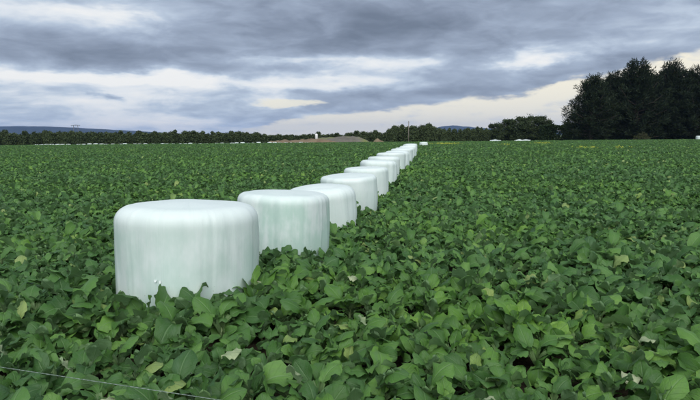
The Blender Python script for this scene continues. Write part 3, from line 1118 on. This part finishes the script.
# -- the dark stand of tall conifers on the right
macs = [macrocarpa('macrocarpa', 22.0, 7.0, 31), macrocarpa('macrocarpa', 22.0, 7.6, 32), macrocarpa('macrocarpa', 22.0, 6.6, 33)]
MAC = [  # pixel of the crest, distance, width scale, mesh, label
    (593, 78, 156, 0.88, 0, 'leftmost tree of the tall dark conifer stand, lower than the rest'),
    (614, 71, 162, 0.78, 2, 'second dark conifer from the left of the stand, narrow plumed top'),
    (640, 60, 158, 0.98, 1, 'tallest dark conifer, in the middle of the stand, feathery crest'),
    (673, 61, 160, 0.90, 0, 'dark tall conifer with forked plumes right of the tallest one'),
    (699, 66, 157, 0.92, 1, 'dark conifer cut by the right edge of the picture'),
    (602, 80, 168, 0.9, 1, 'dark conifer behind the gap of the two leftmost stand trees'),
    (628, 72, 169, 0.9, 0, 'dark conifer behind, left of the tallest one'),
    (657, 71, 168, 0.95, 2, 'dark conifer behind, right of the tallest one'),
    (687, 72, 169, 0.9, 1, 'dark conifer behind the gap near the right edge')]
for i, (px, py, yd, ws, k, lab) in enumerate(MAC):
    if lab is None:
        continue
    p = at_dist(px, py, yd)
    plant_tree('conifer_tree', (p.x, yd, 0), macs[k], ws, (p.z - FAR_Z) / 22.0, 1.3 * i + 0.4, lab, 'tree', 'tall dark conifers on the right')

# -- shelterbelts behind the field
belt = []
for k, (w_, h_) in enumerate(((1.5, 6.0), (1.25, 6.3), (1.8, 5.8), (1.4, 6.1))):
    rng = random.Random(70 + k)
    lobes = [(0, 0, h_ * 0.25, w_ * 1.2, w_ * 1.2, h_ * 0.3), (0, 0, h_ * 0.55, w_ * 1.1, w_ * 1.1, h_ * 0.3), (0, 0, h_ * 0.80, w_ * 0.75, w_ * 0.75, h_ * 0.2)]
    for q in range(9):
        a = rng.uniform(0, 6.28)
        zz = rng.uniform(0.15, 0.9) * h_
        rr_ = w_ * (0.75 - 0.45 * zz / h_)
        lobes.append((math.cos(a) * rr_, math.sin(a) * rr_, zz, w_ * 0.5, w_ * 0.5, h_ * 0.13))
    belt.append((trunk_mesh(h_ * 0.85, 0.16, k, 5, 0.9), leafy_crown(lobes, 4200, 0.20, 80 + k, M_BELT)))
BELT_TOP = [(-60, 132), (0, 131.5), (12, 131), (20, 133), (36, 131.5), (70, 131), (112, 131.5), (140, 132), (180, 131.5), (190, 130.5), (205, 132), (232, 131),
            (246, 132), (262, 132.5), (276, 134.5), (300, 134.5), (314, 134), (322, 132.5), (332, 134.2), (352, 132.5), (362, 130.8), (375, 131.5), (386, 131),
            (390, 125.5), (398, 124.2), (406, 125), (412, 126.5), (418, 124.2), (432, 124.5), (438, 127.0), (446, 127.5), (460, 127.4), (474, 126.8), (488, 128)]
bx_, by_ = [p[0] for p in BELT_TOP], [p[1] for p in BELT_TOP]
rng = random.Random(12)
px = -110.0
cnt = 0
while px < 492:
    yd = 196 + rng.uniform(-4, 4)
    top = float(np.interp(px, bx_, by_)) + rng.uniform(-0.9, 1.7)
    p = at_dist(px, top, yd)
    if px < 268:
        lab, grp = 'dark shelterbelt tree in the long row behind the far bales', 'left shelterbelt trees'
    elif px < 388:
        lab, grp = 'low dark tree in the belt behind the earth bank', 'trees behind the earth bank'
    elif px < 411:
        lab, grp = 'tall dark tree in the clump just left of the utility pole', 'tree clump left of the pole'
    elif px < 437:
        lab, grp = 'tall dark tree in the clump just right of the utility pole', 'tree clump right of the pole'
    else:
        lab, grp = 'dark belt tree between the pole clumps and the rounded trees', 'belt trees right of the pole'
    plant_tree('shelterbelt_tree', (p.x, yd, 0), belt[cnt % 4], p.z / 6.0 * rng.uniform(1.0, 1.3) if px > 386 else rng.uniform(0.9, 1.25),
               (p.z - FAR_Z) / 6.05, rng.uniform(0, 6.28), lab, 'tree', grp)
    cnt += 1
    px += rng.uniform(3.6, 5.6)

# -- rounded broadleaf trees and the clipped hedge
broads = []
for k in range(3):
    rng = random.Random(90 + k)
    lobes = [(0, 0, 4.6, 2.6, 2.6, 4.2), (0, 0, 1.8, 2.6, 2.6, 1.9)]
    for q in range(14):
        a = rng.uniform(0, 6.28)
        zz = rng.uniform(1.5, 8.2)
        rr_ = 2.5 * math.sqrt(max(0.1, 1 - ((zz - 4.2) / 5.0) ** 2))
        lobes.append((math.cos(a) * rr_, math.sin(a) * rr_, zz, 1.1, 1.1, 0.9))
    broads.append((trunk_mesh(7.0, 0.22, 20 + k, 8, 2.0), leafy_crown(lobes, 12000, 0.19, 95 + k, M_BROAD)))
for i, (px, py, yd, ws, lab) in enumerate([
        (497, 122, 182, 0.95, 'lowest rounded broadleaf tree at the left of the big clump'), (507, 118, 184, 1.0, 'rounded broadleaf tree second from left in the big clump'),
        (519, 115.5, 180, 1.1, 'rounded broadleaf tree in the middle of the big clump'), (531, 114, 183, 1.1, 'tallest rounded broadleaf tree of the big clump'),
        (543, 114.5, 181, 1.0, 'rounded broadleaf tree at the right end of the big clump'), (568, 120.5, 190, 0.62, 'small paler tree peeping over the clipped hedge'),
        (548, 119, 184, 0.8, 'low shoulder tree where the big clump meets the hedge')]):
    p = at_dist(px, py, yd)
    plant_tree('broadleaf_tree', (p.x, yd, 0), broads[i % 3], ws, (p.z - FAR_Z) / 9.3, i * 1.1, lab, 'tree', 'rounded broadleaf trees')


def hedge_mesh(length, depth, height, seed):
    rng = np.random.default_rng(seed)
    n = 17000
    c = rng.random((n, 3)) * 2 - 1
    ax = rng.integers(0, 3, n)
    sg = rng.choice((-1, 1), n)
    c[np.arange(n), ax] = sg * (1 - 0.5 * rng.random(n))
    c = c * np.array([length / 2, depth / 2, height / 2]) + np.array([0, 0, height / 2])
    c[:, 2] += 0.22 * np.sin(c[:, 0] * 1.3) * (c[:, 2] / height) + rng.normal(size=n) * 0.05
    nrm = rng.normal(size=(n, 3))
    nrm /= np.linalg.norm(nrm, axis=1)[:, None]
    a = np.cross(nrm, rng.normal(size=(n, 3)))
    a /= np.linalg.norm(a, axis=1)[:, None]
    b_ = np.cross(nrm, a)
    s_ = 0.20 * rng.uniform(0.6, 1.3, n)[:, None]
    V = np.stack([c + a * s_, c + b_ * s_ * 0.8, c - a * s_, c - b_ * s_ * 0.8], 1).reshape(-1, 3)
    return mesh_from('foliage', V.tolist(), np.arange(4 * n).reshape(-1, 4).tolist(), M_HEDGE, False)


p0, p1 = at_dist(541, 125, 170), at_dist(586, 125, 170)
hr = empty('hedge', ((p0.x + p1.x) / 2, 170, FAR_Z))
tag(hr, 'clipped dark hedge between the rounded trees and the tall conifers', 'hedge')
link('foliage', hedge_mesh(p1.x - p0.x, 2.4, p0.z - FAR_Z, 4), hr)
hb = Bag()
for k in range(9):
    xk = (k / 8 - 0.5) * (p1.x - p0.x - 1)
    hb.add(*tube([(xk, 0, -0.1), (xk + 0.1, 0.05, p0.z * 0.5), (xk - 0.1, 0, p0.z * 0.9)], [0.09, 0.07, 0.02], 6))
link('branches', mesh_from('branches', hb.V, hb.F, M_BARK), hr)

# -- the lighter bush at the foot of the conifers
bush = (trunk_mesh(1.8, 0.07, 5, 7, 0.9), leafy_crown([(0, 0, 0.8, 1.5, 1.2, 0.8), (-1.7, 0, 0.7, 0.9, .8, .7), (1.5, 0.2, 1.0, 0.8, .8, .9), (0.5, 0, 1.7, 0.5, .6, .6), (-0.7, 0, 1.5, 0.5, .5, .5), (2.4, 0, .5, .6, .6, .5)], 2200, 0.12, 55, M_BUSH))
p = at_dist(642, 131.5, 150)
plant_tree('bush', (p.x, 150, 0), bush, 1.0, p.z / 2.35, 0.3, 'loose olive bush at the foot of the tall dark conifers', 'bush')


# ------------------------------------------------------------------ far things
# row of small white bales in front of the left shelterbelt
far_bale = bale_mesh('wrapped_bale', 0.66, 1.15, 77, 24)
rng = random.Random(3)
px = 36.0
k = 0
while px < 312:
    yd = 168 + rng.uniform(-0.6, 0.6)
    o = link('wrapped_bale', far_bale)
    o.location = (x_at(px, yd, 145), yd, FAR_Z)
    o.rotation_euler = (0, 0, rng.uniform(0, 6))
    s_ = rng.uniform(0.92, 1.06)
    o.scale = (s_, s_, s_ * rng.uniform(0.9, 1.1))
    o.color = (0.1, 0, 0, 1)
    if px < 85:
        lab, grp = 'tiny white bale at the spaced left end of the far bale line', 'far bale line, left end'
    elif px < 268:
        lab, grp = 'tiny white bale in the far line below the shelterbelt', 'far bale line, middle'
    else:
        lab, grp = 'tiny white bale in the far line below the earth bank', 'far bale line below the bank'
    tag(o, lab, 'hay bale', grp)
    px += rng.uniform(4.6, 6.0) if (px < 85 or px > 200) else rng.uniform(3.6, 7.5)
    k += 1
o = link('wrapped_bale', far_bale)
o.location = (x_at(698.5, 146, 140), 146, 0.12)
o.color = (0.1, 0, 0, 1)
tag(o, 'single white bale under the conifers at the right edge', 'hay bale')


def heap(name, prof, depth, mat, seed, bump=0.05, smooth=True):
    """a heap seen side on: prof is (x, height), tapering to the ground front and back"""
    V, Fc = [], []
    rows = [-1, -0.8, -0.5, -0.2, 0.2, 0.5, 0.8, 1]
    xs = np.linspace(prof[0][0], prof[-1][0], 48)
    hs = np.interp(xs, [q[0] for q in prof], [q[1] for q in prof])
    for x, h_ in zip(xs, hs):
        for r_ in rows:
            k_ = max(0.0, 1 - abs(r_) ** 2.2)
            V.append((x, r_ * depth * (1 + 0.1 * mnoise.noise((x * 0.4, r_, seed))), h_ * k_ * (1 + bump * mnoise.noise((x * 0.7, r_ * 2, seed))) - 0.02))
    m_ = len(rows)
    for i in range(len(xs) - 1):
        for j in range(m_ - 1):
            Fc.append((i * m_ + j, (i + 1) * m_ + j, (i + 1) * m_ + j + 1, i * m_ + j + 1))
    return mesh_from(name, V, Fc, mat, smooth)


def heap_from_px(name, pts_, yd, depth, mat, seed, label, cat, bump=0.08):
    P = [at_dist(px, py, yd) for px, py in pts_]
    x0 = sum(q.x for q in P) / len(P)
    o = link(name, heap(name, [(q.x - x0, max(q.z - FAR_Z, 0.0)) for q in P], depth, mat, seed, bump))
    o.location = (x0, yd, FAR_Z)
    return tag(o, label, cat)


heap_from_px('earth_bank', [(266, 145), (270, 141.0), (280, 140.2), (292, 140.0), (305, 139.4), (318, 138.6), (324, 139.5), (332, 140.5), (345, 144)], 180, 4, M_EARTH, 2,
             'long low bank of bare brown earth below the trees', 'earth bank', 0.25)
heap_from_px('gravel_mound', [(308, 144), (316, 138.5), (322, 137.4), (332, 137.0), (340, 136.3), (352, 136.0), (359, 136.6), (365, 139), (372, 143)], 188, 7, M_GRAVEL, 5,
             'flat topped grey gravel mound with weeds, behind the bale row', 'mound', 0.12)
heap_from_px('earth_mound', [(371, 144), (374, 140.5), (377, 138.4), (379, 138.6), (383, 141), (386, 144)], 176, 2, M_EARTH, 9,
             'small reddish earth mound right of the gravel mound', 'mound', 0.2)
heap_from_px('covered_heap', [(488.5, 143), (490, 140.6), (493, 139.9), (498, 139.8), (501, 140.4), (503, 143)], 172, 1.5, M_FILM, 11,
             'smaller of the two low white covered heaps below the rounded trees', 'silage heap', 0.3)
heap_from_px('covered_heap', [(507, 143), (511, 141.2), (516, 140.2), (520, 139.2), (525, 139.5), (530, 139.6), (532, 143)], 172, 1.8, M_FILM, 12,
             'longer of the two low white covered heaps below the rounded trees', 'silage heap', 0.3)

# white upright tank on the earth bank
tp = at_dist(316.4, 133.6, 181)
base_z = 1.0
V, Fc = [], []
prof = [(0.42, 0.0), (0.45, 0.05), (0.45, 1.2), (0.43, 1.45), (0.33, 1.58), (0.15, 1.66), (0.001, 1.68)]
for r_, z_ in prof:
    for q in range(20):
        V.append((r_ * math.cos(q * math.pi / 10), r_ * math.sin(q * math.pi / 10), z_))
for j in range(len(prof) - 1):
    for q in range(20):
        Fc.append((j * 20 + q, j * 20 + (q + 1) % 20, (j + 1) * 20 + (q + 1) % 20, (j + 1) * 20 + q))
tank = empty('tank', (tp.x, 181.0, tp.z - 1.75))
tag(tank, 'small white upright tank standing on the earth bank', 'tank')
link('body', mesh_from('body', V, Fc, M_WHITE), tank)
lv, lf = tube([(0, 0, 1.66), (0, 0, 1.76)], [0.16, 0.14], 14)
link('lid', mesh_from('lid', lv, lf, M_WHITE), tank)
lv, lf = tube([(0, 0, -1.2), (0, 0, 0.0)], [0.5, 0.46], 14)
link('footing', mesh_from('footing', lv, lf, M_EARTH), tank)

# utility pole
pt = at_dist(408.6, 121.0, 186) - Vector((0, 0, FAR_Z))
pole = empty('utility_pole', (pt.x, 186, FAR_Z))
tag(pole, 'weathered utility pole standing between the two tall tree clumps', 'pole')
lv, lf = tube([(0, 0, -0.2), (0, 0, pt.z * 0.5), (0.03, 0, pt.z)], [0.17, 0.145, 0.11], 10)
link('shaft', mesh_from('shaft', lv, lf, M_WOODPOLE), pole)
lv, lf = tube([(-0.28, 0, pt.z - 0.45), (0.28, 0, pt.z - 0.45)], [0.05, 0.05], 6)
link('crossarm', mesh_from('crossarm', lv, lf, M_WOODPOLE), pole)
for s_ in (-0.24, 0.24):
    lv, lf = tube([(s_, 0, pt.z - 0.42), (s_, 0, pt.z - 0.30), (s_, 0, pt.z - 0.22)], [0.03, 0.055, 0.03], 8)
    link('insulator', mesh_from('insulator', lv, lf, M_WHITE), pole)

# transmission tower far beyond the left shelterbelt
yd = 820.0
a_, b_ = at_dist(73.2, 124.6, yd), at_dist(77.8, 124.6, yd)
tow = empty('transmission_tower', ((a_.x + b_.x) / 2, yd, FAR_Z))
tag(tow, 'twin legged transmission tower showing above the left shelterbelt', 'pylon')
hw_, hh = (b_.x - a_.x) / 2, a_.z
for s_ in (-1, 1):
    lv, lf = tube([(s_ * hw_ * 1.1, 0, -0.3), (s_ * hw_, 0, hh * 0.5), (s_ * hw_ * 0.95, 0, hh)], [0.45, 0.4, 0.34], 6)
    link('leg', mesh_from('leg', lv, lf, M_STEEL), tow)
lv, lf = tube([(-hw_ * 2.0, 0, hh * 0.985), (0, 0, hh), (hw_ * 2.0, 0, hh * 0.985)], [0.22, 0.42, 0.22], 6)
link('crossarm', mesh_from('crossarm', lv, lf, M_STEEL), tow)
for (z0, z1) in ((0.62, 0.95), (0.95, 0.62)):
    lv, lf = tube([(-hw_, 0, hh * z0), (hw_, 0, hh * z1)], [0.14, 0.14], 5)
    link('brace', mesh_from('brace', lv, lf, M_STEEL), tow)
for s_ in (-1.8, 0, 1.8):
    lv, lf = tube([(s_ * hw_, 0, hh * 0.985), (s_ * hw_, 0, hh * 0.985 - 1.8)], [0.13, 0.10], 6)
    link('insulator', mesh_from('insulator', lv, lf, M_STEEL), tow)

# ------------------------------------------------------------------ fence wire in the lower left corner
p_l, p_r = on_plane(0, 367, 0.56), on_plane(215, 399.3, 0.56)
dvec = (p_r - p_l).normalized()
ends = [p_l - dvec * 2.4, p_r + dvec * 3.4]
fence = empty('electric_fence', (ends[0].x, ends[0].y, 0))
tag(fence, 'thin pale electric fence wire crossing the lower left corner over the leaves', 'fence')
fo = Vector((ends[0].x, ends[0].y, 0))
wp = [ends[0].lerp(ends[1], i / 60) for i in range(61)]
wv_, wf_ = Bag(), None
for s_ in (0, 1):       # two strands laid round each other
    P = []
    n = 700
    for i in range(n + 1):
        q = ends[0].lerp(ends[1], i / n) - fo
        an = i * 0.9 + s_ * math.pi
        P.append(q + Vector((0, math.cos(an) * 0.0011, math.sin(an) * 0.0011)))
    wv_.add(*tube(P, [0.0014] * (n + 1), 5))
link('wire', mesh_from('wire', wv_.V, wv_.F, M_WIRE), fence)
for e in ends:
    q = e - fo
    lv, lf = tube([(q.x, q.y + 0.012, -0.2), (q.x, q.y + 0.012, 0.95)], [0.007, 0.006], 8)
    post = link('post', mesh_from('post', lv, lf, M_WHITE), fence)
    lv, lf = tube([(q.x, q.y + 0.012, 0.53), (q.x, q.y + 0.012, 0.56), (q.x, q.y + 0.012, 0.59)], [0.012, 0.018, 0.012], 8)
    link('insulator', mesh_from('insulator', lv, lf, M_PLASTIC), post)

# ------------------------------------------------------------------ haze over the far country
HAZE = True
if HAZE:
    hx, z0, z1 = 11900.0, -3.5, 260.0
    V = [(x, y, z) for z in (z0, z1) for y in (-hx, hx) for x in (-hx, hx)]
    Fc = [(0, 2, 3, 1), (4, 5, 7, 6), (0, 1, 5, 4), (1, 3, 7, 5), (3, 2, 6, 7), (2, 0, 4, 6)]
    me = mesh_from('haze', V, Fc, None, False)
    hm = bpy.data.materials.new('haze')
    hm.use_nodes = True
    nt = hm.node_tree
    nt.nodes.clear()
    pv = nt.nodes.new('ShaderNodeVolumePrincipled')
    pv.inputs['Color'].default_value = (0.36, 0.56, 1.0, 1)
    pv.inputs['Density'].default_value = 0.00006
    pv.inputs['Anisotropy'].default_value = 0.0
    om = nt.nodes.new('ShaderNodeOutputMaterial')
    nt.links.new(pv.outputs[0], om.inputs['Volume'])
    me.materials.append(hm)
    o = tag(link('haze', me), 'thin bluish haze over the far country', 'haze', kind='stuff')
